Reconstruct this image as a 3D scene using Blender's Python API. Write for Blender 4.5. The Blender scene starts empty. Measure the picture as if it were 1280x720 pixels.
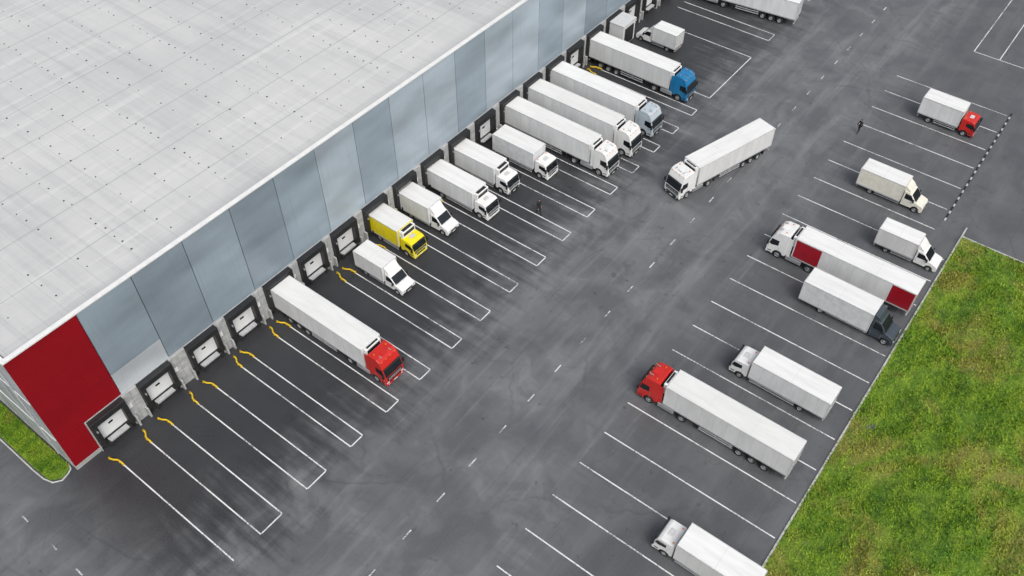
import bpy, bmesh, math, random
import numpy as np
from mathutils import Vector, Matrix
random.seed(7)
sc=bpy.context.scene
sc.view_settings.view_transform='Standard'
sc.view_settings.look='None'
sc.view_settings.exposure=0
COL=sc.collection

# ------------------------------------------------------------------ materials
def new_mat(name):
    m=bpy.data.materials.new(name); m.use_nodes=True
    nt=m.node_tree; nt.nodes.clear()
    o=nt.nodes.new('ShaderNodeOutputMaterial'); b=nt.nodes.new('ShaderNodeBsdfPrincipled')
    nt.links.new(b.outputs[0],o.inputs[0])
    return m,nt,b
def N(nt,t,**k):
    n=nt.nodes.new(t)
    for a,v in k.items(): setattr(n,a,v)
    return n
def coords(nt,scale=(1,1,1),rot=0):
    tc=nt.nodes.new('ShaderNodeTexCoord'); mp=nt.nodes.new('ShaderNodeMapping')
    mp.inputs['Scale'].default_value=scale; mp.inputs['Rotation'].default_value=(0,0,rot)
    nt.links.new(tc.outputs['Object'],mp.inputs[0]); return mp.outputs[0]
def noise(nt,vec,scale,detail=4,rough=.55,dist=0):
    n=N(nt,'ShaderNodeTexNoise'); n.inputs['Scale'].default_value=scale
    n.inputs['Detail'].default_value=detail; n.inputs['Roughness'].default_value=rough; n.inputs['Distortion'].default_value=dist
    nt.links.new(vec,n.inputs['Vector']); return n.outputs['Fac']
def ramp(nt,fac,stops):
    r=N(nt,'ShaderNodeValToRGB'); e=r.color_ramp.elements
    while len(e)<len(stops): e.new(.5)
    for i,(p,c) in enumerate(stops):
        e[i].position=p; e[i].color=(c[0],c[1],c[2],1)
    nt.links.new(fac,r.inputs[0]); return r.outputs[0]
def mix(nt,fac,a,b,mode='MIX'):
    m=N(nt,'ShaderNodeMix',data_type='RGBA',blend_type=mode)
    if isinstance(fac,(int,float)): m.inputs[0].default_value=fac
    else: nt.links.new(fac,m.inputs[0])
    for i,v in ((6,a),(7,b)):
        if isinstance(v,tuple): m.inputs[i].default_value=(v[0],v[1],v[2],1)
        else: nt.links.new(v,m.inputs[i])
    return m.outputs[2]
def math_(nt,op,a,b=None,c=None):
    m=N(nt,'ShaderNodeMath',operation=op)
    for i,v in enumerate((a,b,c)):
        if v is None: continue
        if isinstance(v,(int,float)): m.inputs[i].default_value=v
        else: nt.links.new(v,m.inputs[i])
    return m.outputs[0]
def mapr(nt,v,a,b,c=0,d=1):
    m=N(nt,'ShaderNodeMapRange'); m.interpolation_type='SMOOTHSTEP'
    nt.links.new(v,m.inputs[0])
    for i,x in enumerate((a,b,c,d)): m.inputs[i+1].default_value=x
    return m.outputs[0]
def bump(nt,b,h,strength,dist=.02):
    n=N(nt,'ShaderNodeBump'); n.inputs['Strength'].default_value=strength; n.inputs['Distance'].default_value=dist
    nt.links.new(h,n.inputs['Height']); nt.links.new(n.outputs[0],b.inputs['Normal'])

def paint(name,col,rough=.35,metal=0,var=.12,scale=1.2,streak=(1,1,1),coat=0,objvar=0):
    m,nt,b=new_mat(name)
    v=coords(nt,streak)
    n=noise(nt,v,scale,5,.6)
    dark=tuple(c*(1-var*2.2) for c in col)
    c=ramp(nt,n,[(.3,dark),(.62,col)])
    if objvar:
        oi=N(nt,'ShaderNodeObjectInfo')
        c=mix(nt,math_(nt,'MULTIPLY',oi.outputs['Random'],objvar),c,(.50,.49,.46))
    nt.links.new(c,b.inputs['Base Color'])
    b.inputs['Roughness'].default_value=rough; b.inputs['Metallic'].default_value=metal
    b.inputs['Coat Weight'].default_value=coat
    return m
M={}
M['white']=paint('white_paint',(.80,.80,.79),.35,var=.05,coat=.2)
M['boxwhite']=paint('trailer_side_panel',(.77,.78,.785),.4,var=.08,scale=1.2,streak=(1,1,.30),objvar=.28)
M['roofwhite']=paint('trailer_roof_panel',(.82,.82,.81),.5,var=.06,scale=.9,streak=(.35,2.0,1),objvar=.28)
M['cream']=paint('cream_box_panel',(.78,.76,.66),.45,var=.07)
M['greycurtain']=paint('grey_box_panel',(.68,.69,.70),.5,var=.08,scale=1.5)
M['red']=paint('red_paint',(.58,.018,.012),.32,var=.08,coat=.3)
M['dred']=paint('dark_red_paint',(.34,.006,.018),.35,var=.08,coat=.2)
M['blue']=paint('blue_paint',(.012,.19,.42),.3,var=.08,coat=.3)
M['lblue']=paint('pale_grey_blue_paint',(.48,.55,.60),.3,var=.08,coat=.3)
M['yellow']=paint('yellow_paint',(.84,.70,.01),.35,var=.06,coat=.2)
M['slate']=paint('slate_paint',(.045,.06,.075),.25,var=.1,coat=.5)
M['black']=paint('black_plastic',(.022,.023,.025),.5,var=.2)
M['chassis']=paint('chassis_steel',(.045,.045,.047),.6,var=.25,scale=4)
M['rubber']=paint('tyre_rubber',(.02,.02,.021),.8,var=.2,scale=6)
M['alu']=paint('aluminium',(.55,.56,.57),.38,metal=.6,var=.12,scale=3)
M['rail']=paint('grey_trim',(.46,.47,.48),.45,var=.1,scale=3)
M['rooftrim']=paint('roof_trim',(.62,.62,.62),.5,var=.08,scale=3)
M['rim']=paint('wheel_rim',(.42,.43,.44),.4,metal=.4,var=.2,scale=5)
M['seam']=paint('panel_seam',(.26,.28,.30),.6,var=.1)
M['softseam']=paint('soft_panel_seam',(.48,.49,.50),.6,var=.1)
M['fixing']=paint('roof_fixing_plate',(.08,.08,.085),.6,var=.25,scale=3)
M['glass']=paint('dark_glass',(.012,.016,.02),.06,var=.1)
M['lamp']=paint('headlamp_glass',(.6,.62,.65),.12,var=.1)
M['tail']=paint('tail_lamp',(.45,.01,.01),.25,var=.1)
M['orange']=paint('marker_lamp',(.8,.25,.02),.3,var=.1)
M['hiviz']=paint('guide_yellow',(.80,.54,.02),.5,var=.2,scale=4)
M['skin']=paint('skin',(.5,.3,.22),.5,var=.08)
M['hair']=paint('hair',(.03,.02,.015),.6,var=.2)

def asphalt():
    m,nt,b=new_mat('asphalt')
    v=coords(nt); sx=N(nt,'ShaderNodeSeparateXYZ'); nt.links.new(v,sx.inputs[0])
    big=noise(nt,v,.035,5,.6,.6); mid=noise(nt,v,.20,6,.62,.5)
    vs=coords(nt,(.10,1,1)); streak=noise(nt,vs,.5,6,.62)
    vy=coords(nt,(1.1,.12,1)); streaky=noise(nt,vy,.9,5,.6)
    fine=noise(nt,v,9,4,.75); grain=noise(nt,v,45,2,.7)
    c=ramp(nt,big,[(.28,(.098,.103,.111)),(.5,(.136,.141,.149)),(.72,(.185,.190,.198))])
    c=mix(nt,mapr(nt,mid,.45,.62,0,.60),c,(.078,.082,.089))
    c=mix(nt,mapr(nt,mid,.46,.32,0,.45),c,(.225,.229,.235))
    c=mix(nt,mapr(nt,streak,.5,.68,0,.45),c,(.23,.234,.24))
    c=mix(nt,mapr(nt,streak,.46,.32,0,.42),c,(.08,.083,.089))
    # curved turning marks left by manoeuvring lorries (noise-warped rings)
    for cx,cy,per,rot,seed in ((52,60,6.3,0,1.0),(60,10,7.7,0,5.0),(100,62,8.9,0,9.0)):
        vv=N(nt,'ShaderNodeVectorMath',operation='SUBTRACT'); nt.links.new(v,vv.inputs[0]); vv.inputs[1].default_value=(cx,cy,0)
        ln_=N(nt,'ShaderNodeVectorMath',operation='LENGTH'); nt.links.new(vv.outputs[0],ln_.inputs[0])
        rr=math_(nt,'ADD',ln_.outputs['Value'],math_(nt,'MULTIPLY',big,14))
        fr=math_(nt,'ABSOLUTE',math_(nt,'SUBTRACT',math_(nt,'FRACT',math_(nt,'DIVIDE',rr,per)),.5))
        ring=mapr(nt,fr,.0,.035,1,0)
        msk=mapr(nt,noise(nt,coords(nt,(1,1,1),seed),.06,3,.5),.50,.66,0,.34)
        c=mix(nt,math_(nt,'MULTIPLY',ring,msk),c,(.045,.047,.05))
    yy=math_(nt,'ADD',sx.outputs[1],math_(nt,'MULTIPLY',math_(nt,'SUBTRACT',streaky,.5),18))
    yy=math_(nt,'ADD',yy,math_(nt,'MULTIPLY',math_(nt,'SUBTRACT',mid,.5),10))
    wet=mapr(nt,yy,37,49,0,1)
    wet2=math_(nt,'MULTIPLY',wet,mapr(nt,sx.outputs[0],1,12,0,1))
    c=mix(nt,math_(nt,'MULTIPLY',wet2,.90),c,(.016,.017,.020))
    yp=math_(nt,'ADD',sx.outputs[1],math_(nt,'MULTIPLY',math_(nt,'SUBTRACT',streaky,.5),10))
    yp=math_(nt,'ADD',yp,math_(nt,'MULTIPLY',math_(nt,'SUBTRACT',mid,.5),8))
    c=mix(nt,mapr(nt,yp,17,25,.52,0),c,(.060,.063,.069))
    c=mix(nt,mapr(nt,noise(nt,v,.8,4,.6),.62,.74,0,.55),c,(.032,.033,.036))
    vo=N(nt,'ShaderNodeTexVoronoi',feature='DISTANCE_TO_EDGE'); vo.inputs['Scale'].default_value=.09
    dv=N(nt,'ShaderNodeVectorMath',operation='ADD')
    nz=N(nt,'ShaderNodeTexNoise'); nz.inputs['Scale'].default_value=.35; nz.inputs['Detail'].default_value=6; nt.links.new(v,nz.inputs['Vector'])
    sc2=N(nt,'ShaderNodeVectorMath',operation='SCALE'); sc2.inputs['Scale'].default_value=5; nt.links.new(nz.outputs['Color'],sc2.inputs[0])
    nt.links.new(v,dv.inputs[0]); nt.links.new(sc2.outputs[0],dv.inputs[1]); nt.links.new(dv.outputs[0],vo.inputs['Vector'])
    cr=mapr(nt,vo.outputs['Distance'],.0,.007,1,0)
    c=mix(nt,math_(nt,'MULTIPLY',cr,mapr(nt,big,.4,.6,0,.38)),c,(.05,.05,.054))
    fy=math_(nt,'FRACT',math_(nt,'DIVIDE',math_(nt,'ADD',sx.outputs[1],2.2),7.4))
    c=mix(nt,math_(nt,'MULTIPLY',math_(nt,'LESS_THAN',fy,.010),.28),c,(.05,.05,.054))
    c=mix(nt,mapr(nt,fine,.35,.75,0,.24),c,(.22,.22,.228))
    c=mix(nt,mapr(nt,grain,.5,.8,0,.28),c,(.03,.03,.03))
    nt.links.new(c,b.inputs['Base Color'])
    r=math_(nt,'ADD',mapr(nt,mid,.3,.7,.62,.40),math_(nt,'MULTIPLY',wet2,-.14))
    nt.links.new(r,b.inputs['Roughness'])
    b.inputs['Specular IOR Level'].default_value=.34
    bump(nt,b,fine,.3,.01)
    return m
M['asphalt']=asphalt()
def line_mat(name,col,wear=.5,lo=.50,hi=.72):
    m,nt,b=new_mat(name); v=coords(nt)
    n=noise(nt,v,5,5,.7)
    n2=noise(nt,v,.25,4,.6)
    f=math_(nt,'ADD',n,math_(nt,'MULTIPLY',math_(nt,'SUBTRACT',n2,.5),.9))
    c=mix(nt,mapr(nt,f,lo,hi,0,wear),col,(.13,.13,.135))
    nt.links.new(c,b.inputs['Base Color']); b.inputs['Roughness'].default_value=.55
    return m
M['line']=line_mat('road_paint',(.72,.72,.72),.9,.46,.72)
M['line_worn']=line_mat('worn_road_paint',(.64,.64,.64),1.0,.42,.66)

def concrete(name,c1,c2,sc_=1.0,rough=.8):
    m,nt,b=new_mat(name); v=coords(nt)
    n=noise(nt,v,sc_,6,.65); f=noise(nt,v,8*sc_,4,.7)
    c=ramp(nt,n,[(.3,c1),(.7,c2)])
    c=mix(nt,mapr(nt,f,.45,.75,0,.3),c,tuple(x*.5 for x in c1))
    nt.links.new(c,b.inputs['Base Color']); b.inputs['Roughness'].default_value=rough
    bump(nt,b,f,.3,.02); return m
M['conc']=concrete('concrete',(.30,.30,.29),(.44,.44,.43))
M['kerb']=concrete('kerb_concrete',(.36,.36,.35),(.55,.55,.54),2)
M['plinth']=concrete('plinth_concrete',(.30,.31,.31),(.54,.54,.53),1.6)

def roof_mat():
    m,nt,b=new_mat('roof_membrane'); v=coords(nt)
    sx=N(nt,'ShaderNodeSeparateXYZ'); nt.links.new(v,sx.inputs[0])
    big=noise(nt,v,.05,5,.6,.5)
    vs=coords(nt,(1,.05,1)); st=noise(nt,vs,.8,6,.65)
    vx=coords(nt,(.04,1,1)); st2=noise(nt,vx,.9,6,.65)
    c=ramp(nt,big,[(.3,(.47,.475,.475)),(.7,(.61,.61,.60))])
    c=mix(nt,mapr(nt,st,.45,.7,0,.5),c,(.41,.415,.42))
    c=mix(nt,mapr(nt,st2,.5,.70,0,.5),c,(.70,.70,.69))
    fr=math_(nt,'FRACT',math_(nt,'DIVIDE',sx.outputs[0],1.983))
    lap=math_(nt,'LESS_THAN',fr,.045)
    c=mix(nt,math_(nt,'MULTIPLY',lap,mapr(nt,st2,.4,.6,.12,.34)),c,(.30,.31,.315))
    fy=math_(nt,'FRACT',math_(nt,'DIVIDE',sx.outputs[1],6.1))
    c=mix(nt,math_(nt,'MULTIPLY',math_(nt,'LESS_THAN',fy,.020),.55),c,(.28,.29,.295))
    fy2=math_(nt,'FRACT',math_(nt,'DIVIDE',sx.outputs[1],1.22))
    c=mix(nt,math_(nt,'MULTIPLY',math_(nt,'LESS_THAN',fy2,.06),mapr(nt,st,.4,.6,.06,.22)),c,(.34,.34,.345))
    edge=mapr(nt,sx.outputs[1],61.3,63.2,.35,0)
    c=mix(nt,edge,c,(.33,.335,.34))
    sp=mapr(nt,noise(nt,v,1.2,5,.75),.58,.74,0,.35)
    c=mix(nt,sp,c,(.38,.37,.345))
    nt.links.new(c,b.inputs['Base Color']); b.inputs['Roughness'].default_value=.48
    bump(nt,b,st2,.25,.05)
    return m
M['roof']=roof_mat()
def clad(name,col,metal=.2,ribs=3.3,rough=.36,var=1.0,rb=.5,spec=.5):
    m,nt,b=new_mat(name); v=coords(nt)
    sx=N(nt,'ShaderNodeSeparateXYZ'); nt.links.new(v,sx.inputs[0])
    n=noise(nt,coords(nt,(.10,1,.30)),.8,3,.5)
    c=ramp(nt,n,[(.3,tuple(x*(1-.25*var) for x in col)),(.7,tuple(x*(1+.25*var) for x in col))])
    st=noise(nt,coords(nt,(2.5,1,.10)),1.2,5,.6)
    c=mix(nt,mapr(nt,st,.5,.8,0,.35),c,tuple(x*.7 for x in col))
    w=math_(nt,'FRACT',math_(nt,'MULTIPLY',sx.outputs[2],ribs))
    w=math_(nt,'LESS_THAN',w,.14)
    c=mix(nt,math_(nt,'MULTIPLY',w,.25*rb*2),c,tuple(x*.6 for x in col))
    nt.links.new(c,b.inputs['Base Color']); b.inputs['Roughness'].default_value=rough
    b.inputs['Metallic'].default_value=metal; b.inputs['Specular IOR Level'].default_value=spec
    bump(nt,b,w,rb,.02)
    return m
M['clad1']=clad('blue_grey_cladding',(.315,.385,.445))
M['clad2']=clad('blue_grey_cladding_sky_lit',(.40,.47,.53))  # same cladding, sky sheen painted in as a lighter base colour
M['clad3']=clad('blue_grey_cladding_sky_dim',(.275,.335,.39))  # same cladding with a darker base colour, for panels with less sky sheen
M['cladw']=clad('pale_cladding',(.54,.58,.61))
M['cladred']=clad('red_cladding',(.26,.003,.009),.0,3.3,.55,.5,.9,.22)
M['cladsilver']=clad('silver_cladding',(.5,.53,.56))
M['doorw']=clad('dock_door_white',(.74,.75,.75),0,2.2,.4,.1)

def grasscol(nt,v,k=1.0):
    n=noise(nt,v,.14,6,.62,.8); n2=noise(nt,v,1.1,5,.7); n3=noise(nt,v,6,4,.75)
    nd=noise(nt,coords(nt,(.14,1,1),math.radians(-25)),.9,5,.6)
    c=ramp(nt,n2,[(.3,(.055*k,.125*k,.008)),(.5,(.12*k,.225*k,.012)),(.72,(.21*k,.315*k,.02))])
    c=mix(nt,mapr(nt,n,.48,.64,0,.75),c,(.27*k,.235*k,.055))
    c=mix(nt,mapr(nt,n,.45,.30,0,.65),c,(.045*k,.15*k,.008))
    c=mix(nt,mapr(nt,nd,.48,.64,0,.55),c,(.23*k,.32*k,.025))
    c=mix(nt,mapr(nt,nd,.45,.32,0,.45),c,(.05*k,.10*k,.01))
    c=mix(nt,mapr(nt,n3,.48,.72,0,.55),c,(.035,.07,.006))
    return c,n3
def grass():
    m,nt,b=new_mat('grass'); v=coords(nt)
    c,n3=grasscol(nt,v,.9)
    nt.links.new(c,b.inputs['Base Color']); b.inputs['Roughness'].default_value=.9
    bump(nt,b,n3,.8,.1)
    return m
M['grass']=grass()
def grass_blade():
    m,nt,b=new_mat('grass_blades'); v=coords(nt)
    c,_=grasscol(nt,v,1.35)
    nt.links.new(c,b.inputs['Base Color']); b.inputs['Roughness'].default_value=.7
    return m
M['blade']=grass_blade()
M['field']=paint('field_ground',(.09,.14,.03),.9,var=.2,scale=.02)

# ------------------------------------------------------------------ mesh helpers
def obj(name,me,mat,parent=None,smooth=False,bev=0,seg=2):
    o=bpy.data.objects.new(name,me); COL.objects.link(o)
    if mat: me.materials.append(mat if not isinstance(mat,str) else M[mat])
    if parent: o.parent=parent
    if smooth:
        me.polygons.foreach_set('use_smooth',[True]*len(me.polygons))
    if bev:
        md=o.modifiers.new('bevel','BEVEL'); md.width=bev; md.segments=seg; md.limit_method='ANGLE'; md.angle_limit=math.radians(25)
    return o
def pyobj(name,V,F,mat,parent=None,smooth=False,bev=0,seg=2):
    me=bpy.data.meshes.new(name); me.from_pydata(V,[],F); me.update()
    return obj(name,me,mat,parent,smooth,bev,seg)
def boxes(name,L,mat,parent=None,bev=0,seg=2):
    V=[];F=[]
    for (x0,x1,y0,y1,z0,z1) in L:
        n=len(V)
        V+=[(x0,y0,z0),(x1,y0,z0),(x1,y1,z0),(x0,y1,z0),(x0,y0,z1),(x1,y0,z1),(x1,y1,z1),(x0,y1,z1)]
        F+=[tuple(n+i for i in f) for f in ((3,2,1,0),(4,5,6,7),(0,1,5,4),(1,2,6,5),(2,3,7,6),(3,0,4,7))]
    return pyobj(name,V,F,mat,parent,False,bev,seg)
def prism(name,P,hw,mat,parent,bev=.08,seg=3):
    n=len(P)
    V=[(x,hw(x,z),z) for x,z in P]+[(x,-hw(x,z),z) for x,z in P]
    F=[tuple(range(n)),tuple(range(2*n-1,n-1,-1))]
    for i in range(n):
        j=(i+1)%n; F.append((i,i+n,j+n,j))
    o=pyobj(name,V,F,mat,parent,False,0)
    bm=bmesh.new(); bm.from_mesh(o.data); bmesh.ops.recalc_face_normals(bm,faces=bm.faces)
    bm.to_mesh(o.data); bm.free()
    if bev:
        md=o.modifiers.new('bevel','BEVEL'); md.width=bev; md.segments=seg; md.limit_method='ANGLE'; md.angle_limit=math.radians(25)
    return o
def lathe(profile,positions,name,mat,parent,seg=20):
    V=[];F=[]
    for (cx,cy,cz,s) in positions:
        b0=len(V)
        for (r,y) in profile:
            for k in range(seg):
                a=2*math.pi*k/seg
                V.append((cx+r*math.cos(a),cy+s*y,cz+r*math.sin(a)))
        for i in range(len(profile)-1):
            for k in range(seg):
                k2=(k+1)%seg
                F.append((b0+i*seg+k,b0+i*seg+k2,b0+(i+1)*seg+k2,b0+(i+1)*seg+k))
        F.append(tuple(b0+(len(profile)-1)*seg+k for k in range(seg)))
    return pyobj(name,V,F,mat,parent,True)
def wheels(pos,r,w,parent,tag=''):
    ty=[(r*.62,0.0),(r*.9,0.0),(r,-.05),(r,-w+.05),(r*.9,-w),(r*.3,-w)]
    rim=[(r*.64,-.03),(r*.56,-.09),(r*.30,-.09),(r*.26,-.01),(r*.12,-.005)]
    P=[(x,y,r,s) for x,y,s in pos]
    lathe(ty,P,'tyres'+tag,'rubber',parent); lathe(rim,P,'rims'+tag,'rim',parent)
def empty(name,loc,rot=0,scale=(1,1,1)):
    e=bpy.data.objects.new(name,None); COL.objects.link(e); e.location=loc; e.rotation_euler=(0,0,rot); e.scale=scale
    e.empty_display_size=.5
    return e

# ------------------------------------------------------------------ vehicles (front at local x=0, facing +x)
def cabover(E,col,W=2.5,L=2.25,h=3.75,lower='same',deflector=False,small=False):
    hw=lambda x,z: W/2*(1-.055*max(0,z)/3.8)
    k=h/3.75
    ws0=(0.0,1.62*k if not small else 1.35); ws1=(-.26,2.62*k if not small else 2.12)
    wz0,wz1=ws0[1],ws1[1]
    fx=-1.38 if not small else -1.2
    r=.5 if not small else .42
    ar=r+.10
    arch=[(fx+ar*math.cos(a),r+ar*math.sin(a)) for a in [math.radians(d) for d in (10,40,70,100,130,160)]]
    if h>3.4: top=[(-.34,wz1+.22),(-.62,h-.28),(-1.05,h-.06),(-L+.1,h)]
    else: top=[(-.36,wz1+.18),(-.62,wz1+.30),(-L+.12,wz1+.36)]
    P=[(-.06,.36),(.03,.5),(.05,1.0),ws0,ws1]+top+[(-L,top[-1][1]-.1),(-L,.75)]+arch[::-1]+[(fx+ar+.02,.36)]
    prism('cab',P,hw,col,E,.09,3)
    a,b=ws0,ws1; n=Vector((b[1]-a[1],0,-(b[0]-a[0]))).normalized()*.014
    def fr(t,s): 
        x=a[0]+(b[0]-a[0])*t; z=a[1]+(b[1]-a[1])*t
        return (x+n.x,s*(hw(x,z)-.08),z+n.z)
    V=[fr(-.04,1),fr(-.04,-1),fr(.98,-1),fr(.98,1)]
    pyobj('windscreen',V,[(0,1,2,3)],'glass',E)
    V=[];F=[]
    for s in (1,-1):
        nn=len(V)
        for x,z in ((-.18,wz0+.12),(-.36,wz1-.08),(-1.25,wz1-.08),(-1.25,wz0+.22),(-.55,wz0+.05)):
            V.append((x,s*(hw(x,z)+.012),z))
        F.append(tuple(nn+i for i in range(5)))
    pyobj('side_windows',V,F,'glass',E)
    L_=[]
    for s in (1,-1):
        for x in (-.14,-1.36):
            y=hw(x,1.2)
            L_.append((x-.01,x+.01,s*y-.006,s*y+.006,.95 if x<-1 else .5,wz0))
    boxes('door_seams',L_,'seam',E)
    gx=.05
    boxes('grille',[(gx-.02,gx+.02,-W*.33,W*.33,.60,.80),(gx-.03,gx+.015,-W*.40,W*.40,.93,min(1.46,wz0-.10))],'black',E,.015)
    zz=[.99+.13*i for i in range(3) if .99+.13*i<wz0-.2]
    boxes('grille_bars',[(gx,gx+.03,-W*.34,W*.34,z,z+.025) for z in zz],'rail',E)
    boxes('headlamps',[(gx-.06,gx+.02,s*(W/2-.28)-.17,s*(W/2-.28)+.17,.60,.80) for s in (1,-1)],'lamp',E,.02)
    boxes('bumper',[(-.10,gx+.03,-W/2+.08,W/2-.08,.28,.54)],'black' if lower=='dark' else col,E,.03)
    boxes('fog_lamps',[(gx+.02,gx+.04,s*.85-.11,s*.85+.11,.36,.46) for s in (1,-1)],'lamp',E,.01)
    boxes('number_plate',[(gx+.03,gx+.04,-.26,.26,.36,.47)],'white',E)
    boxes('sun_visor',[(ws1[0]-.02,ws1[0]+.2,-hw(0,wz1)+.12,hw(0,wz1)-.12,wz1-.02,wz1+.05)],'black',E,.02)
    m=[]
    for s in (1,-1):
        y=hw(0,wz0)
        m+=[(-.16,.02,s*(y+.17)-.1,s*(y+.17)+.1,wz0+.05,wz0+.62),(-.12,-.06,min(s*y,s*(y+.1)),max(s*y,s*(y+.1)),wz0+.55,wz0+.6)]
    boxes('mirrors',m,'black',E,.02)
    boxes('wipers',[(.03,.05,-.8,-.1,wz0+.08,wz0+.1),(.03,.05,.1,.8,wz0+.08,wz0+.1)],'black',E)
    boxes('steps',[(-.62,-.2,s*(W/2-.02)-.05,s*(W/2-.02)+.05,z,z+.08) for s in (1,-1) for z in (.42,.72)],'black',E,.01)
    tz=top[-1][1]
    boxes('roof_hatch',[(-1.35,-.85,-.35,.35,tz-.04,tz+.03)],'rooftrim' if h<3.4 else col,E,.02)
    boxes('roof_beacons',[(-1.72,-1.60,s*.8-.06,s*.8+.06,tz-.02,tz+.10) for s in (1,-1)],'orange',E,.02)
    if deflector:
        Dp=[(-.75,tz-.05),(-1.15,tz+.35),(-1.7,tz+.68),(-1.85,tz+.7),(-1.85,tz-.05)]
        prism('roof_deflector',Dp,lambda x,z:W/2*.86,col,E,.06)
    if h>3.4:
        boxes('air_horns',[(-1.15,-.72,y-.03,y+.03,h-.04,h+.05) for y in (-.62,.62)],'alu',E,.01)
        boxes('marker_lamps',[(-.60,-.52,y-.05,y+.05,h-.36,h-.30) for y in (-.9,-.3,.3,.9)],'orange',E)
        boxes('side_fairings',[(-L-.5,-L+.0,s*(W/2-.10)-.02,s*(W/2-.10)+.02,.95,h-.25) for s in (1,-1)],col,E,.015)
        boxes('cab_gap_dark_sheet',[(-L-.012,-L-.004,-W/2+.3,W/2-.3,1.2,h-.4)],'black',E)  # black sheet over the cab back, makes the gap behind it darker
    return fx,r

def trailer_body(E,x0,x1,W,z0,z1,side='boxwhite',roof='roofwhite',seams=True,step=1.25,name='cargo_box'):
    boxes(name,[(x1,x0,-W/2,W/2,z0,z1)],side,E,.03)
    boxes('roof_skin',[(x1+.05,x0-.05,-W/2+.06,W/2-.06,z1-.01,z1+.018)],roof,E,.01)
    rl=[]
    for s in (1,-1):
        y=s*W/2
        rl.append((x1-.01,x0+.01,y-.035 if s>0 else y-.012,y+.012 if s>0 else y+.035,z1-.10,z1+.022))
    boxes('top_rails',rl,'rooftrim',E)
    rl=[]
    for s in (1,-1):
        y=s*W/2
        rl.append((x1-.01,x0+.01,y-.03 if s>0 else y-.014,y+.014 if s>0 else y+.03,z0-.02,z0+.14))
    boxes('bottom_rails',rl,'rail',E)
    boxes('corner_posts',[(x-.05,x+.05,s*(W/2-.03)-.05,s*(W/2-.03)+.05,z0+.14,z1-.10) for x in (x0-.035,x1+.035) for s in (1,-1)],'rooftrim',E,.01)
    if seams:
        sl=[];n=int((x0-x1)/step)
        for i in range(1,n):
            x=x0-(x0-x1)*i/n
            for s in (1,-1): sl.append((x-.008,x+.008,s*W/2-.004,s*W/2+.004,z0+.14,z1-.10))
        boxes('wall_seams',sl,'softseam',E)
        sl=[]
        n=max(2,int((x0-x1)/3.4))
        for i in range(1,n):
            x=x0-(x0-x1)*i/n
            sl.append((x-.012,x+.012,-W/2+.08,W/2-.08,z1+.012,z1+.024))
        boxes('roof_seams',sl,'rooftrim',E)
    boxes('rear_frame',[(x1-.03,x1,-W/2+.02,W/2-.02,z1-.16,z1-.02),(x1-.03,x1,-W/2+.02,W/2-.02,z0,z0+.12),(x1-.025,x1,-.02,.02,z0+.12,z1-.16)],'rail',E)
    boxes('lock_bars',[(x1-.06,x1-.03,y-.02,y+.02,z0-.02,z1-.05) for y in (-W*.36,-W*.16,W*.16,W*.36)],'alu',E)
    boxes('door_hinges',[(x1-.045,x1-.01,s*(W/2-.06)-.05,s*(W/2-.06)+.05,z0+(z1-z0)*t,z0+(z1-z0)*t+.08) for s in (1,-1) for t in (.15,.4,.65,.88)],'rail',E)
def reefer(E,x0,z1,W,col='white',depth=.42,h=1.5):
    boxes('cooling_unit',[(x0,x0+depth,-W*.40,W*.40,z1-h-.05,z1-.08)],col,E,.07,3)
    boxes('cooling_grille',[(x0+depth-.01,x0+depth+.015,-W*.33,W*.33,z1-.75,z1-.28),(x0+.1,x0+depth-.08,-W*.3,W*.3,z1-.085,z1-.06)],'black',E,.01)

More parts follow.
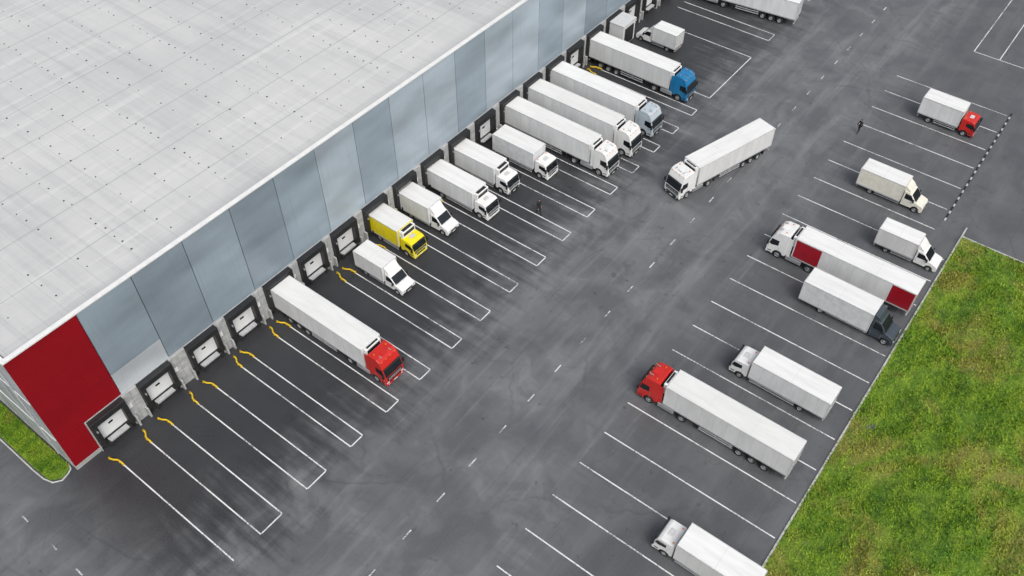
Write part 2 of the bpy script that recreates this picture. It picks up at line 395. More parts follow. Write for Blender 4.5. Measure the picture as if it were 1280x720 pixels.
def semi(loc,rot,length,col='white',side='boxwhite',cool=True,red_panels=False,W=2.5,sy=1.1,sz=1.05,lower='same',roof='roofwhite',tank='alu',cabh=3.75):
    s=length/16.5
    E=empty('semi_truck',(loc[0],loc[1],0),rot,(s,sy,sz))
    cabover(E,col,W=W,h=cabh,lower=lower)
    boxes('tractor_frame',[(-6.2,-.6,s_*.42-.06,s_*.42+.06,.72,.98) for s_ in (1,-1)]+[(-6.2,-6.1,-.45,.45,.72,.98),(-5.6,-4.3,-.42,.42,.98,1.12)],'chassis',E)
    boxes('fuel_tanks',[(-4.2,-2.35,s_*.93-.3,s_*.93+.3,.40,.98) for s_ in (1,-1)],tank,E,.08,3)
    boxes('catwalk',[(-3.1,-2.3,-.6,.6,.98,1.02),(-2.7,-2.55,-.25,.25,1.02,2.2)],'chassis',E)
    wheels([(-1.38,s_*(W/2-.03),s_) for s_ in (1,-1)],.5,.32,E,'_steer')
    wheels([(-5.15,s_*(W/2-.03),s_) for s_ in (1,-1)],.5,.62,E,'_drive')
    boxes('drive_mudguards',[(-5.75,-4.55,s_*.95-.3,s_*.95+.3,1.04,1.08) for s_ in (1,-1)],'black',E,.02)
    x0,x1=-2.95,-16.45
    trailer_body(E,x0,x1,2.52,1.22,3.98,side,roof)
    if cool: reefer(E,x0,3.98,2.5)
    boxes('trailer_frame',[(x1+.1,-4.4,s_*.5-.07,s_*.5+.07,.95,1.2) for s_ in (1,-1)]+[(x,x+.08,-1.15,1.15,1.08,1.2) for x in (-6,-7.5,-9,-10.4,-15.2)],'chassis',E)
    ax=(-11.5,-12.85,-14.2)
    wheels([(a,s_*(W/2-.02),s_) for a in ax for s_ in (1,-1)],.48,.40,E,'_trailer')
    boxes('trailer_axles',[(a-.06,a+.06,-1.0,1.0,.42,.54) for a in ax],'chassis',E)
    boxes('trailer_mudguards',[(a-.5,a+.5,s_*1.04-.2,s_*1.04+.2,1.02,1.06) for a in ax for s_ in (1,-1)]+[(x1+1.2,x1+1.24,s_*1.04-.2,s_*1.04+.2,.35,1.04) for s_ in (1,-1)],'black',E)
    boxes('landing_legs',[(-6.7,-6.55,s_*.85-.07,s_*.85+.07,.12,1.2) for s_ in (1,-1)]+[(-6.8,-6.45,s_*.85-.14,s_*.85+.14,.06,.12) for s_ in (1,-1)],'chassis',E)
    boxes('side_guards',[(-10.8,-7.1,s_*1.2-.02,s_*1.2+.02,z,z+.12) for s_ in (1,-1) for z in (.5,.82)]+[(x,x+.05,s_*1.17-.02,s_*1.17+.02,.48,1.2) for s_ in (1,-1) for x in (-7.3,-8.9,-10.6)],'rail',E)
    boxes('pallet_box',[(-9.9,-8.1,-.9,.9,.55,.95)],'chassis',E,.03)
    boxes('rear_underrun_bar',[(x1+.05,x1+.17,-1.15,1.15,.50,.64),(x1+.1,x1+.18,-.5,-.42,.6,1.0),(x1+.1,x1+.18,.42,.5,.6,1.0)],'rail',E)
    boxes('tail_lamps',[(x1-.03,x1+.03,s_*.95-.2,s_*.95+.2,1.03,1.15) for s_ in (1,-1)],'tail',E,.01)
    boxes('side_markers',[(x-.06,x+.06,s_*1.275-.01,s_*1.275+.01,1.30,1.34) for s_ in (1,-1) for x in (-4,-6.5,-9,-11.5,-14,-16)],'orange',E)
    if red_panels:
        boxes('red_side_panels',[(a,b,s_*1.262-.006,s_*1.262+.006,1.37,3.87) for s_ in (1,-1) for a,b in ((-6.0,-3.08),(-16.33,-13.9))],'dred',E)
        boxes('red_rear_panels',[(x1-.034,x1-.026,s_*.62-.55,s_*.62+.55,1.36,3.8) for s_ in (1,-1)],'dred',E)
    return E

def box_truck(loc,rot,length,col='white',side='boxwhite',roof='roofwhite',W=2.3,boxz=3.45,boxW=2.5,cool=False,deflector=False,sx=1.05,sy=1.08,sz=1.05,h=3.0,lower='same',name='box_truck'):
    L=length/sx
    E=empty(name,(loc[0],loc[1],0),rot,(sx,sy,sz))
    cabover(E,col,W=W,L=1.95,h=h,lower=lower,deflector=deflector,small=True)
    x0,x1=-2.12,-L
    trailer_body(E,x0,x1,boxW,1.0,boxz,side,roof,step=1.1)
    boxes('frame',[(x1+.1,-.5,s_*.4-.06,s_*.4+.06,.62,.88) for s_ in (1,-1)]+[(x,x+.07,-1.1,1.1,.88,1.0) for x in np.linspace(x1+.3,x0-.4,6)],'chassis',E)
    wheels([(-1.2,s_*(W/2-.03),s_) for s_ in (1,-1)],.42,.26,E,'_steer')
    rx=x1+(L-2.1)*.30
    wheels([(rx,s_*(W/2-.0),s_) for s_ in (1,-1)],.43,.5,E,'_drive')
    boxes('rear_axle',[(rx-.06,rx+.06,-.9,.9,.38,.5)],'chassis',E)
    boxes('mudguards',[(rx-.5,rx+.5,s_*.9-.24,s_*.9+.24,.90,.94) for s_ in (1,-1)],'black',E)
    boxes('fuel_tank',[(-3.6,-2.5,.55,1.08,.42,.86)],'alu',E,.07,3)
    boxes('side_guards',[(rx+.65,-2.3,s_*1.15-.02,s_*1.15+.02,z,z+.1) for s_ in (1,-1) for z in (.42,.70)],'rail',E)
    boxes('battery_box',[(-3.2,-2.5,-1.05,-.6,.45,.85)],'chassis',E,.03)
    boxes('rear_underrun_bar',[(x1+.05,x1+.15,-1.05,1.05,.42,.54)],'rail',E)
    boxes('tail_lamps',[(x1-.02,x1+.04,s_*.9-.15,s_*.9+.15,.82,.93) for s_ in (1,-1)],'tail',E,.01)
    if cool: reefer(E,x0,boxz,boxW,'white',.6,.95)
    return E

def van_truck(loc,rot,length,col='white',side='boxwhite',roof='roofwhite',boxz=3.05,boxW=2.2,sx=1.05,sy=1.1,sz=1.05,deflector=True,cool=False,name='box_van',W=2.0,k=1.0):
    L=length/sx
    E=empty(name,(loc[0],loc[1],0),rot,(sx,sy,sz))
    hw=lambda x,z: W/2*(1-.10*max(0,z-.2)/2.2)
    r=.36*k; fx=-.85
    ar=r+.08
    arch=[(fx+ar*math.cos(a),r+ar*math.sin(a)) for a in [math.radians(d) for d in (5,40,75,105,140,175)]]
    P=[(-.12,.28),(.02,.42),(.03,.78),(-.10,1.0*k),(-.55,1.16*k),(-1.0,1.27*k),(-1.72,2.02*k),(-2.0,2.16*k),(-2.55,2.2*k),(-2.62,2.1*k),(-2.62,.4)]+arch[::-1]+[(fx+ar+.02,.28)]
    prism('cab',P,hw,col,E,.07,3)
    a,b=(-1.0,1.27*k),(-1.72,2.02*k)
    n=Vector((b[1]-a[1],0,-(b[0]-a[0]))).normalized()*.014
    def fr(t,s):
        x=a[0]+(b[0]-a[0])*t; z=a[1]+(b[1]-a[1])*t
        return (x+n.x,s*(hw(x,z)-.09),z+n.z)
    pyobj('windscreen',[fr(.04,1),fr(.04,-1),fr(.97,-1),fr(.97,1)],[(0,1,2,3)],'glass',E)
    V=[];F=[]
    for s in (1,-1):
        nn=len(V)
        for x,z in ((-1.18,1.30*k),(-1.72,1.90*k),(-2.4,1.96*k),(-2.4,1.28*k)):
            V.append((x,s*(hw(x,z)+.012),z))
        F.append(tuple(nn+i for i in range(4)))
    pyobj('side_windows',V,F,'glass',E)
    boxes('grille',[(.0,.045,-.5,.5,.62,.84),(.0,.05,-.7,.7,.36,.46)],'black',E,.02)
    boxes('bumper',[(-.1,.06,-W/2+.08,W/2-.08,.44,.58)],'black' if col!='slate' else col,E,.04)
    boxes('headlamps',[(-.16,.03,s*(W/2-.24)-.15,s*(W/2-.24)+.15,.72,.92) for s in (1,-1)],'lamp',E,.04,3)
    boxes('number_plate',[(.06,.07,-.26,.26,.46,.57)],'white',E)
    boxes('bonnet_gap',[(-1.03,-.97,-W/2+.2,W/2-.2,1.255*k,1.275*k)],'black',E)
    boxes('door_seams',[(x-.01,x+.01,s*hw(x,.8)-.005,s*hw(x,.8)+.005,.42,1.25) for x in (-1.35,-2.45) for s in (1,-1)],'seam',E)
    m=[]
    for s in (1,-1):
        y=hw(-1.3,1.35)
        m+=[(-1.35,-1.2,s*(y+.16)-.11,s*(y+.16)+.11,1.25*k,1.62*k)]
    boxes('mirrors',m,'black',E,.03)
    boxes('wipers',[(-1.06,-1.0,-.75,-.1,1.32*k,1.34*k),(-1.06,-1.0,.1,.75,1.32*k,1.34*k)],'black',E)
    x0,x1=-2.72,-L
    trailer_body(E,x0,x1,boxW,.82,boxz,side,roof,step=1.1)
    if deflector:
        Dp=[(-1.85,2.12*k),(-2.2,2.5*k),(-2.66,boxz-.12),(-2.69,boxz-.12),(-2.69,2.15*k)]
        prism('roof_deflector',Dp,lambda x,z:W/2*.82,col,E,.05)
    if cool: reefer(E,x0,boxz,boxW,'white',.5,.7)
    boxes('frame',[(x1+.1,-2.6,s_*.4-.05,s_*.4+.05,.5,.72) for s_ in (1,-1)]+[(x,x+.06,-1.0,1.0,.72,.82) for x in np.linspace(x1+.2,x0-.3,5)],'chassis',E)
    wheels([(fx,s_*(W/2-.02),s_) for s_ in (1,-1)],r,.22,E,'_front')
    rx=x1+(L-2.7)*.33
    wheels([(rx,s_*(W/2-.0),s_) for s_ in (1,-1)],r,.40,E,'_rear')
    boxes('mudguards',[(rx-.42,rx+.42,s_*.82-.2,s_*.82+.2,.76,.79) for s_ in (1,-1)],'black',E)
    boxes('side_guards',[(rx+.55,-2.75,s_*.98-.02,s_*.98+.02,z,z+.08) for s_ in (1,-1) for z in (.36,.58)],'rail',E)
    boxes('rear_underrun_bar',[(x1+.05,x1+.13,-.95,.95,.38,.48)],'rail',E)
    boxes('tail_lamps',[(x1-.02,x1+.04,s_*.85-.12,s_*.85+.12,.62,.76) for s_ in (1,-1)],'tail',E,.01)
    return E

D=-math.pi/2; U=math.pi/2
def j(a=.9): return math.radians(random.uniform(-a,a))
semi((36.1,43.3),D,17.0,'red',lower='same')
van_truck((46.3,50.5),D+j(),7.4,'white')
box_truck((51.6,53.4),D+j(),7.1,'yellow',side='yellow',cool=True,W=2.2)
van_truck((56.9,52.7),D+j(),7.6,'white',boxz=3.3,boxW=2.35,cool=False,k=1.08)
box_truck((62.1,50.6),D+j(),9.7,'white',cool=True,h=3.0)
box_truck((67.4,51.4),D+j(),9.0,'white',cool=True,h=3.0,lower='dark')
box_truck((72.8,49.2),D+j(),8.9,'white',side='greycurtain',deflector=False,roof='roofwhite')
semi((78.1,43.2),D+j(.5),17.1,'white',lower='dark')
semi((83.4,43.0),D+j(.5),17.3,'white',lower='dark')
semi((88.7,43.0),D+j(.5),17.3,'lblue',lower='dark',side='boxwhite')
semi((98.6,43.3),D+j(.5),17.0,'blue',lower='dark')
van_truck((108.4,58.0),U+j(),7.0,'white')
semi((124.5,57.2),math.radians(97),17.3,'white')
semi((79.0,34.9),math.atan2(4.7,-16),16.7,'white',lower='dark',cool=True)
box_truck((115.3,8.2),D+j(),7.8,'red',roof='roofwhite',lower='dark')
van_truck((96.1,8.3),D+j(),8.6,'cream',side='cream',boxW=2.35,k=1.1,boxz=3.2)
van_truck((87.2,3.3),D+j(),7.6,'white')
semi((78.6,20.8),U,17.4,'white',red_panels=True)
van_truck((73.4,3.2),D+j(.6),11.0,'slate',side='greycurtain',boxW=2.5,k=1.25,boxz=3.5,W=2.2)
box_truck((59.8,15.8),U+j(.6),10.8,'white',side='boxwhite',lower='dark',h=3.0)
semi((51.3,21.9),U,16.9,'red')
box_truck((37.6,11.8),U+j(.6),9.6,'white',side='boxwhite',h=3.0)

# ------------------------------------------------------------------ warehouse
WH=empty('warehouse',(0,0,0))
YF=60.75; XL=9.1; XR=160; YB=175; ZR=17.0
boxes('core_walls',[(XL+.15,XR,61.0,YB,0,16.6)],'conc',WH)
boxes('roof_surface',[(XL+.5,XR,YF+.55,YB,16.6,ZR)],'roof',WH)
boxes('parapet_cap',[(XL-.06,XR,YF-.10,YF+.38,17.05,17.26),(XL-.06,XL+.38,YF+.38,YB,17.05,17.26)],'white',WH,.03)
boxes('parapet_back',[(XL+.38,XR,YF+.33,YF+.55,16.95,17.05)],'seam',WH)
V=[];F=[]
def dot(x,y,r,z):
    n=len(V); k=6
    for i in range(k):
        a=math.pi*2*i/k; V.append((x+r*math.cos(a),y+r*math.sin(a),z+.05))
    for i in range(k):
        a=math.pi*2*i/k; V.append((x+r*1.3*math.cos(a),y+r*1.3*math.sin(a),z))
    F.append(tuple(n+i for i in range(k)))
    for i in range(k):
        jx=(i+1)%k; F.append((n+k+i,n+k+jx,n+jx,n+i))
x=XL+3.2; row=0
while x<150:
    y=63.0+random.random()*2
    while y<160:
        if random.random()<.85: dot(x+random.uniform(-.12,.12),y+random.uniform(-.25,.25),random.uniform(.05,.095),ZR)
        y+=1.35 if row%3==0 else 2.0
    x+=3.966; row+=1
pyobj('roof_fixings',V,F,'fixing',WH)
pans=[(XL,16.1,'cladred')]
x=16.1; i=0; seq=['clad1','clad3','clad1','clad3','clad1','clad2','clad1','clad2','clad2','clad1','clad2','clad2','clad1','clad2','clad3']  # panel tones imitate the sky's reflection, brighter towards the middle
while x<XR-6:
    pans.append((x,x+5.75,seq[i%len(seq)])); x+=5.75; i+=1
groups={}
for a,b,m in pans: groups.setdefault(m,[]).append((a+.035,b-.035,YF,61.0,4.9,17.05))
g=groups['clad1']; first=g[0]; g[0]=(first[0],first[1],YF,61.0,7.9,17.05)
groups['cladw']=[(first[0],first[1],YF,61.0,4.9,7.87)]
for m,L in groups.items(): boxes('cladding_'+m,L,m,WH,.015)
boxes('cladding_joints',[(XL+.1,XR,YF+.08,61.0-.005,4.95,17.0)],'black',WH)
boxes('bottom_flashing',[(11.9,XR,YF-.04,61.0,4.78,4.895)],'rail',WH)
boxes('red_corner_pier',[(XL+.03,11.85,YF,61.0,.55,4.87)],'cladred',WH)
boxes('pier_base',[(XL-.02,11.85,YF-.05,61.0,0,.52)],'conc',WH)
L=[];y=61.03
while y<YB: L.append((XL,XL+.14,y,y+5.9,.55,17.05)); y+=5.96
boxes('end_wall_cladding',L,'cladsilver',WH,.015)
boxes('end_wall_base',[(XL-.03,XL+.14,61.03,YB,0,.52)],'conc',WH)
boxes('end_wall_trims',[(XL-.05,XL-.002,61.1,YB,z,z+.12) for z in (4.9,10.8)],'white',WH)
boxes('downpipes',[(XL-.16,XL-.02,y,y+.14,.3,17.0) for y in (63.5,75.4,87.3)],'rail',WH,.03)
docks=[13.95,19.6,25.5,30.75,36.1,41.2,46.35,51.6,56.9,62.1,67.4,72.8,78.1,83.4,88.7,93.8,98.9,104.2,109.5,114.8,120.1]
fr=[];dr=[];bp=[];lv=[];pl=[];inn=[];lampL=[];numb=[];edge=11.87
for c in docks:
    fr+=[(c-1.95,c+1.95,60.05,60.95,4.02,4.74),(c-1.95,c-1.42,60.05,60.95,.95,4.02),(c+1.42,c+1.95,60.05,60.95,.95,4.02)]
    dr.append((c-1.42,c+1.42,60.70,60.90,1.25,4.02))
    inn.append((c-1.55,c+1.55,60.5,60.97,0.0,.93))
    lv.append((c-1.1,c+1.1,59.95,60.5,1.0,1.22))
    bp+=[(c-1.35,c-1.1,59.75,60.02,.7,1.3),(c+1.1,c+1.35,59.75,60.02,.7,1.3)]
    pl.append((edge,c-1.97,60.55,60.98,0.0,4.76)); edge=c+1.97
    lampL+=[(c-1.75,c-1.6,59.85,60.05,3.4,3.6)]
    numb.append((c+2.1,c+2.5,60.50,60.545,2.6,3.2))
pl.append((edge,XR,60.55,60.98,0,4.76))
boxes('dock_shelters',fr,'black',WH,.05)
boxes('dock_doors',dr,'doorw',WH)
boxes('door_windows',[(c-.25,c+.25,60.68,60.70,2.6,2.85) for c in docks],'glass',WH)
boxes('dock_pits',inn,'chassis',WH)
boxes('dock_levellers',lv,'rail',WH,.01)
boxes('dock_bumpers',bp,'rubber',WH,.02)
boxes('dock_piers',pl,'plinth',WH,.01)
boxes('pier_joints',[((a+b)/2-.02,(a+b)/2+.02,60.54,60.55,0.1,4.7) for a,b,*_ in pl[1:-1]]+[(a+.05,b-.05,60.54,60.55,z,z+.04) for a,b,*_ in pl[1:-1] for z in (1.2,2.4,3.6)],'seam',WH)
boxes('dock_lamps',lampL,'alu',WH,.02)
boxes('dock_numbers',numb,'white',WH)
boxes('pier_posts',[(a+.1,a+.3,60.0,60.5,0,1.5) for a,b,*_ in pl[1:]]+[(b-.3,b-.1,60.0,60.5,0,1.5) for a,b,*_ in pl[1:-1]],'plinth',WH,.04)
boxes('dock_vestibule',[(102.5,105.9,57.6,60.5,1.0,4.5)],'boxwhite',WH,.04)
boxes('vestibule_roof',[(102.4,106.0,57.5,60.5,4.503,4.62)],'rooftrim',WH,.02)
boxes('vestibule_legs',[(x,x+.2,57.8,58.0,0,1.0) for x in (102.7,105.5)]+[(103,105.4,57.52,57.6,1.2,3.9)],'black',WH)

def tube(name,pts,r,mat,parent,seg=8):
    V=[];F=[]
    n=len(pts)
    for i,p in enumerate(pts):
        p=Vector(p); d=(Vector(pts[min(i+1,n-1)])-Vector(pts[max(i-1,0)])).normalized()
        u=d.cross(Vector((0,0,1))); 
        if u.length<.05: u=Vector((1,0,0))
        u.normalize(); w=u.cross(d)
        for k in range(seg):
            a=2*math.pi*k/seg; q=p+u*r*math.cos(a)+w*r*math.sin(a); V.append(tuple(q))
    for i in range(n-1):
        for k in range(seg):
            k2=(k+1)%seg; F.append((i*seg+k,i*seg+k2,(i+1)*seg+k2,(i+1)*seg+k))
    F.append(tuple(range(seg))[::-1]); F.append(tuple((n-1)*seg+k for k in range(seg)))
    return pyobj(name,V,F,mat,parent,True)
pairs=[(None,12.2),(15.45,18.1),(21.35,23.9),(27.3,29.0),(32.5,34.35),(37.7,39.4),(43.0,44.7),(48.0,49.8),(53.4,55.05),(58.7,60.5),(64.0,65.8),(69.3,71.1),(74.6,76.35),(79.9,81.6),(85.3,87.0),(90.3,92.0),(95.5,97.1),(100.7,None)]
def guide(x,s):
    E=empty('dock_wheel_guide',(x,58.1,0))
    pts=[(0,-.55,.14),(0,.1,.14),(.07*s,.4,.14),(.28*s,.7,.14),(.38*s,.95,.14),(.40*s,1.3,.14)]
    tube('guide_rail',pts,.095,'hiviz',E)
    boxes('feet',[(-.12,.12,y-.1,y+.1,0,.05) for y in (-.45,.05)]+[(.40*s-.12,.40*s+.12,1.1,1.3,0,.05)],'hiviz',E,.01)
for a,b in pairs:
    if a is not None: guide(a,1)
    if b is not None: guide(b,-1)

# ------------------------------------------------------------------ ground
pyobj('ground',[(-3000,-3000,-.4),(3000,-3000,-.4),(3000,3000,-.4),(-3000,3000,-.4)],[(0,1,2,3)],'field')
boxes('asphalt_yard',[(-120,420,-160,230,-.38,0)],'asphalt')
LM=[]
def ln(x0,y0,x1,y1,w=.135,store=LM):
    d=Vector((x1-x0,y1-y0)); d.normalize(); p=Vector((-d.y,d.x))*w/2
    store.append(((x0+p.x,y0+p.y),(x1+p.x,y1+p.y),(x1-p.x,y1-p.y),(x0-p.x,y0-p.y)))
YO=41.3
for a,b in pairs:
    for x in (a,b):
        if x is not None: ln(x,YO,x,57.6)
    if a is not None and b is not None: ln(a+.08,YO-.0,b-.08,YO)
ln(100.8,YO,113.6,YO)
for x in (113.7,119.5,121.6,127,129,134.5): ln(x,YO,x,57.6)
ln(119.6,YO,121.5,YO); ln(127.1,YO,128.9,YO)
for x in (26.4,30.9,35.3,39.8,44.2,48.7,53.2,57.6,62.0,66.4,70.9,75.5,80.1,84.8,89.2): ln(x,3.2,x,22.1+random.uniform(-.15,.15))
for x in (17.5,22,): ln(x,3.2,x,22.1)
for x in (93.7,98.2,103.2,108.3,113.1,117.9,122.6): ln(x,5.9,x,21.9)
ln(136,14.9,160,14.9); ln(136,11.05,160,11.05); ln(136,7.3,160,7.3); ln(136,7.4,136,14.8)
V=[];F=[]
for q in LM:
    n=len(V); V+=[(p[0],p[1],.006) for p in q]; F.append((n,n+3,n+2,n+1))
pyobj('stall_markings',V,F,'line')
DL=[]
x=-30
while x<300:
    ln(x,30.5,x+1.15,30.5,.14,DL); x+=4.83
ln(3.0,60.6,3.0,59.6,.14,DL); ln(3.0,56,3.0,55,.14,DL); ln(3,52,3,51,.14,DL); ln(1.0,66,1.0,65,.14,DL)
V=[];F=[]
for q in DL:
    n=len(V); V+=[(p[0],p[1],.006) for p in q]; F.append((n,n+3,n+2,n+1))
pyobj('centre_line',V,F,'line_worn')
boxes('grass_kerb',[(x,x+2.97,2.72,2.92,0,.13) for x in np.arange(-38.7,94,3.0)],'kerb',None,.02)
boxes('grass_end_kerb',[(94.3,94.5,y,y+2.95,0,.13) for y in np.arange(-60.2,2.0,3.0)],'kerb',None,.02)
KB=empty('striped_kerb',(0,0,0)); a=[];b=[]
x=95.9
while x<122:
    b.append((x,x+.6,5.38,5.58,0,.12)); a.append((x+.62,x+1.6,5.38,5.58,0,.12)); x+=1.62
boxes('white_blocks',b,'kerb',KB,.02); boxes('black_blocks',a,'black',KB,.02)

def hgt(x,y):
    dx=min(94.3-x,1e9); dy=2.7-y; d=min(dx,dy)
    s=max(0,min(1,d/14)); s=s*s*(3-2*s)
    return .10+1.6*s+ (min(1,d/2))*(.10*math.sin(x*.9+1.3*math.sin(y*.5))+.10*math.sin(y*1.1+x*.37)+.07*math.sin(x*2.3+y*1.7))
nx,ny=270,190
xs=np.linspace(-38.7,94.28,nx); ys=np.linspace(-92,2.70,ny)
V=[(x,y,hgt(x,y)) for y in ys for x in xs]
F=[(jj*nx+i,jj*nx+i+1,(jj+1)*nx+i+1,(jj+1)*nx+i) for jj in range(ny-1) for i in range(nx-1)]
GR=empty('grass_bank',(0,0,0))
pyobj('turf',V,F,'grass',GR,True)
rng=np.random.default_rng(3)
n=120000
X=rng.uniform(28,94.38,n); Y=2.82-32*rng.uniform(0,1,n)
Z=np.array([hgt(a,b) for a,b in zip(X,Y)])-.03
ang=rng.uniform(0,math.pi*2,n); cl=.5+.5*np.sin(X*.8+2*np.sin(Y*.6))*np.sin(Y*.9+X*.3)
hh=rng.uniform(.10,.28,n)*(.6+.9*cl); wd=rng.uniform(.05,.13,n)
lx=rng.uniform(-.22,.22,n); ly=rng.uniform(-.22,.22,n)
P=np.zeros((n,3,3))
P[:,0]=np.stack([X-wd*np.cos(ang),Y-wd*np.sin(ang),Z],1)
P[:,1]=np.stack([X+wd*np.cos(ang),Y+wd*np.sin(ang),Z],1)
P[:,2]=np.stack([X+lx,Y+ly,Z+hh],1)
me=bpy.data.meshes.new('grass_tufts')
me.vertices.add(n*3); me.vertices.foreach_set('co',P.reshape(-1))
me.loops.add(n*3); me.loops.foreach_set('vertex_index',np.arange(n*3,dtype=np.int32))
me.polygons.add(n); me.polygons.foreach_set('loop_start',np.arange(0,n*3,3,dtype=np.int32)); me.polygons.foreach_set('loop_total',np.full(n,3,dtype=np.int32))
me.update(); me.validate()
obj('grass_tufts',me,'blade',GR)

out=[(8.3,61.2),(7.6,61.0),(7.0,61.5),(6.7,62.5),(6.6,64),(6.5,110),(8.9,110),(8.9,61.9),(8.7,61.4)]
V=[(x,y,.12) for x,y in out]; 
VG=empty('grass_verge',(0,0,0))
pyobj('turf',V,[tuple(range(len(V)))[::-1]],'grass',VG)
pts=[(8.95,62.0),(8.75,61.3),(8.3,61.05),(7.5,60.85),(6.8,61.35),(6.5,62.4),(6.42,64),(6.34,110)]
tube('verge_kerb',[(x,y,.07) for x,y in pts],.09,'kerb',VG,6)
n2=9000
X=rng.uniform(6.7,8.9,n2);Y=rng.uniform(61.6,85,n2);ang=rng.uniform(0,6.28,n2)
P=np.zeros((n2,3,3)); wd=.06
P[:,0]=np.stack([X-wd*np.cos(ang),Y-wd*np.sin(ang),np.full(n2,.1)],1)
P[:,1]=np.stack([X+wd*np.cos(ang),Y+wd*np.sin(ang),np.full(n2,.1)],1)
P[:,2]=np.stack([X+rng.uniform(-.1,.1,n2),Y+rng.uniform(-.1,.1,n2),.12+rng.uniform(.08,.25,n2)],1)
me=bpy.data.meshes.new('verge_tufts')
me.from_pydata([tuple(p) for p in P.reshape(-1,3)],[],[(3*i,3*i+1,3*i+2) for i in range(n2)])
obj('verge_tufts',me,'blade',VG)

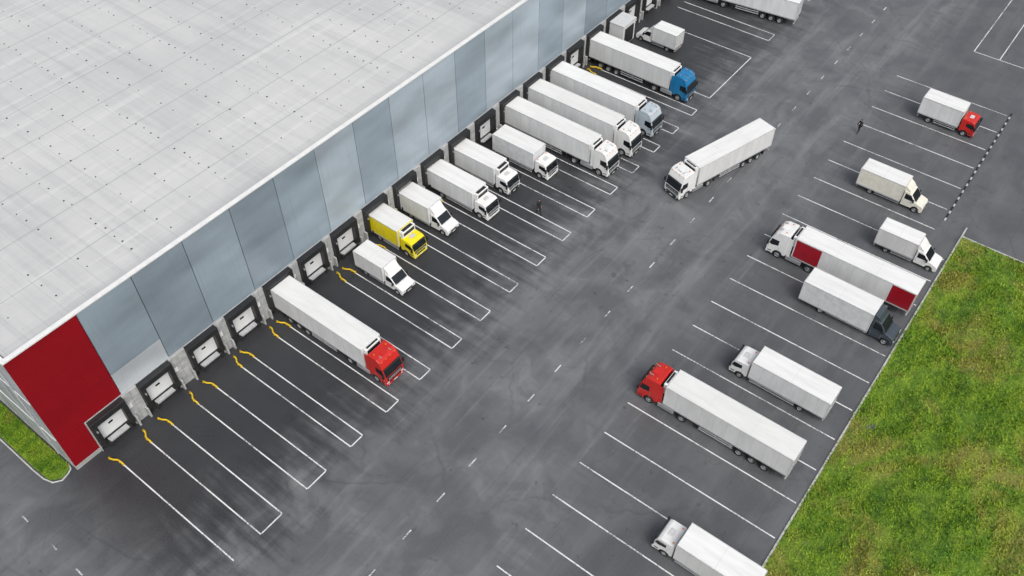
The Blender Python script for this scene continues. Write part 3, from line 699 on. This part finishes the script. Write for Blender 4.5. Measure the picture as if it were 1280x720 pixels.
# ------------------------------------------------------------------ people
def skinmesh(name,nodes,edges,mat,parent,sub_=2):
    me=bpy.data.meshes.new(name); me.from_pydata([n[0] for n in nodes],edges,[]); me.update()
    o=obj(name,me,mat,parent)
    md=o.modifiers.new('skin','SKIN'); md.use_smooth_shade=True
    sv=me.skin_vertices[0].data if len(me.skin_vertices) else None
    if sv is None:
        bm=bmesh.new(); bm.from_mesh(me); bm.verts.layers.skin.verify(); bm.to_mesh(me); bm.free(); sv=me.skin_vertices[0].data
    for i,nd in enumerate(nodes):
        sv[i].radius=(nd[1],nd[2] if len(nd)>2 else nd[1])
    sv[0].use_root=True
    s=o.modifiers.new('sub','SUBSURF'); s.levels=sub_; s.render_levels=sub_
    return o
def person(loc,rot,scale,jacket,trousers):
    E=empty('person',(loc[0],loc[1],0),rot,(scale,)*3)
    T=[((0,0,.95),.15,.11),((0,0,1.12),.15,.11),((.0,0,1.32),.17,.12),((0,0,1.45),.13,.10),((.01,0,1.53),.055),
       ((0,.19,1.42),.07),((0,-.19,1.42),.07),
       ((-.06,.25,1.14),.055),((.08,-.25,1.14),.055),((.05,.25,.90),.042),((.22,-.24,.93),.042)]
    skinmesh('jacket',T,[(0,1),(1,2),(2,3),(3,4),(3,5),(3,6),(5,7),(6,8),(7,9),(8,10)],jacket,E)
    Lg=[((0,0,.95),.14,.11),((.0,.10,.88),.10),((0,-.10,.88),.10),((.10,.10,.50),.068),((-.03,-.10,.50),.068),((.17,.10,.10),.048),((-.22,-.10,.14),.048)]
    skinmesh('trousers',Lg,[(0,1),(0,2),(1,3),(2,4),(3,5),(4,6)],trousers,E)
    for s,x,z in ((1,.17,0),(-1,-.22,.04)):
        skinmesh('shoe',[((x-.04,s*.10,z+.055),.05,.05),((x+.08,s*.10,z+.045),.048,.045),((x+.19,s*.10,z+.035),.04,.032)],[(0,1),(1,2)],M['black'],E)
    for s,x,y,z in ((1,.05,.25,.90),(-1,.22,-.24,.93)):
        nd=[((x,y,z),.030),((x+.02,y,z-.07),.036,.02)];ed=[(0,1)]
        for k in range(4):
            fy=y+(-.03+.02*k); l=(.060,.07,.075,.062)[k]
            n=len(nd); nd+=[((x+.03,fy,z-.11),.010),((x+.045,fy,z-.11-l*.5),.009),((x+.04,fy,z-.11-l),.008)]; ed+=[(1,n),(n,n+1),(n+1,n+2)]
        n=len(nd); nd+=[((x+.05,y-s*.03,z-.06),.011),((x+.075,y-s*.035,z-.10),.010)]; ed+=[(0,n),(n,n+1)]
        skinmesh('hand',nd,ed,M['skin'],E,1)
    me=bpy.data.meshes.new('head'); bm=bmesh.new(); bmesh.ops.create_uvsphere(bm,u_segments=20,v_segments=14,radius=1)
    for v in bm.verts:
        c=v.co; w=1-.22*max(0,-c.z)
        v.co=Vector((c.x*.098*w+.01+(.012 if c.x>.5 and c.z<0 else 0),c.y*.078*w,c.z*.122))
    bm.to_mesh(me); bm.free(); h=obj('head',me,M['skin'],E,True); h.location=(.02,0,1.66)
    skinmesh('neck',[((0,0,1.50),.05),((.015,0,1.60),.048)],[(0,1)],M['skin'],E,1)
    boxes('nose',[(.118,.145,-.013,.013,1.625,1.665)],'skin',E,.008)
    boxes('eyes',[(.108,.118,s*.032-.010,s*.032+.010,1.672,1.684) for s in (1,-1)],'black',E)
    boxes('mouth',[(.108,.119,-.024,.024,1.592,1.600)],'tail',E)
    boxes('ears',[(.0,.03,s*.08-.008,s*.08+.008,1.63,1.69) for s in (1,-1)],'skin',E,.006)
    me=bpy.data.meshes.new('hair'); bm=bmesh.new(); bmesh.ops.create_uvsphere(bm,u_segments=20,v_segments=14,radius=1)
    bmesh.ops.delete(bm,geom=[v for v in bm.verts if v.co.z<-.35 or (v.co.x>.45 and v.co.z<.35)],context='VERTS')
    for v in bm.verts: v.co=Vector((v.co.x*.108+.004,v.co.y*.088,v.co.z*.130))
    bm.to_mesh(me); bm.free(); h=obj('hair',me,M['hair'],E,True); h.location=(.02,0,1.665)
M['jk']=paint('dark_jacket',(.02,.022,.03),.8,var=.1,scale=8); M['tr']=paint('dark_trousers',(.018,.018,.022),.85,var=.1,scale=8)
person((66.1,46.5),math.radians(-110),1.4,M['jk'],M['tr'])
person((106.1,21.1),math.radians(150),1.3,M['jk'],M['tr'])

# ------------------------------------------------------------------ light
w=bpy.data.worlds.new('World'); sc.world=w; w.use_nodes=True
nt=w.node_tree; nt.nodes.clear()
SE=math.radians(52)
sky=nt.nodes.new('ShaderNodeTexSky'); sky.sky_type='NISHITA'; sky.sun_disc=False
sky.sun_elevation=SE; sky.air_density=1.3; sky.dust_density=5.0; sky.ozone_density=1.0
az=math.radians(-120)
sky.sun_rotation=math.radians(90)-az
hs=nt.nodes.new('ShaderNodeHueSaturation'); hs.inputs['Saturation'].default_value=.40
bg=nt.nodes.new('ShaderNodeBackground'); bg.inputs['Strength'].default_value=.145
ow=nt.nodes.new('ShaderNodeOutputWorld')
nt.links.new(sky.outputs[0],hs.inputs['Color']); nt.links.new(hs.outputs[0],bg.inputs[0]); nt.links.new(bg.outputs[0],ow.inputs[0])
sl=bpy.data.lights.new('sun','SUN'); sl.energy=1.2; sl.angle=math.radians(35); sl.color=(1,.995,.98)
so=bpy.data.objects.new('sun',sl); COL.objects.link(so); so.location=(0,0,100)
S=Vector((math.cos(az)*math.cos(SE),math.sin(az)*math.cos(SE),math.sin(SE)))
so.rotation_euler=S.to_track_quat('Z','Y').to_euler()

cam=bpy.data.cameras.new('camera'); co=bpy.data.objects.new('camera',cam); COL.objects.link(co)
co.location=(0,0,76); cam.sensor_width=36; cam.lens=36*1096/1280; cam.clip_end=8000
th=math.atan(1222/1096)
co.rotation_euler=(math.pi/2-th,0,math.radians(37.5-90))
sc.camera=co
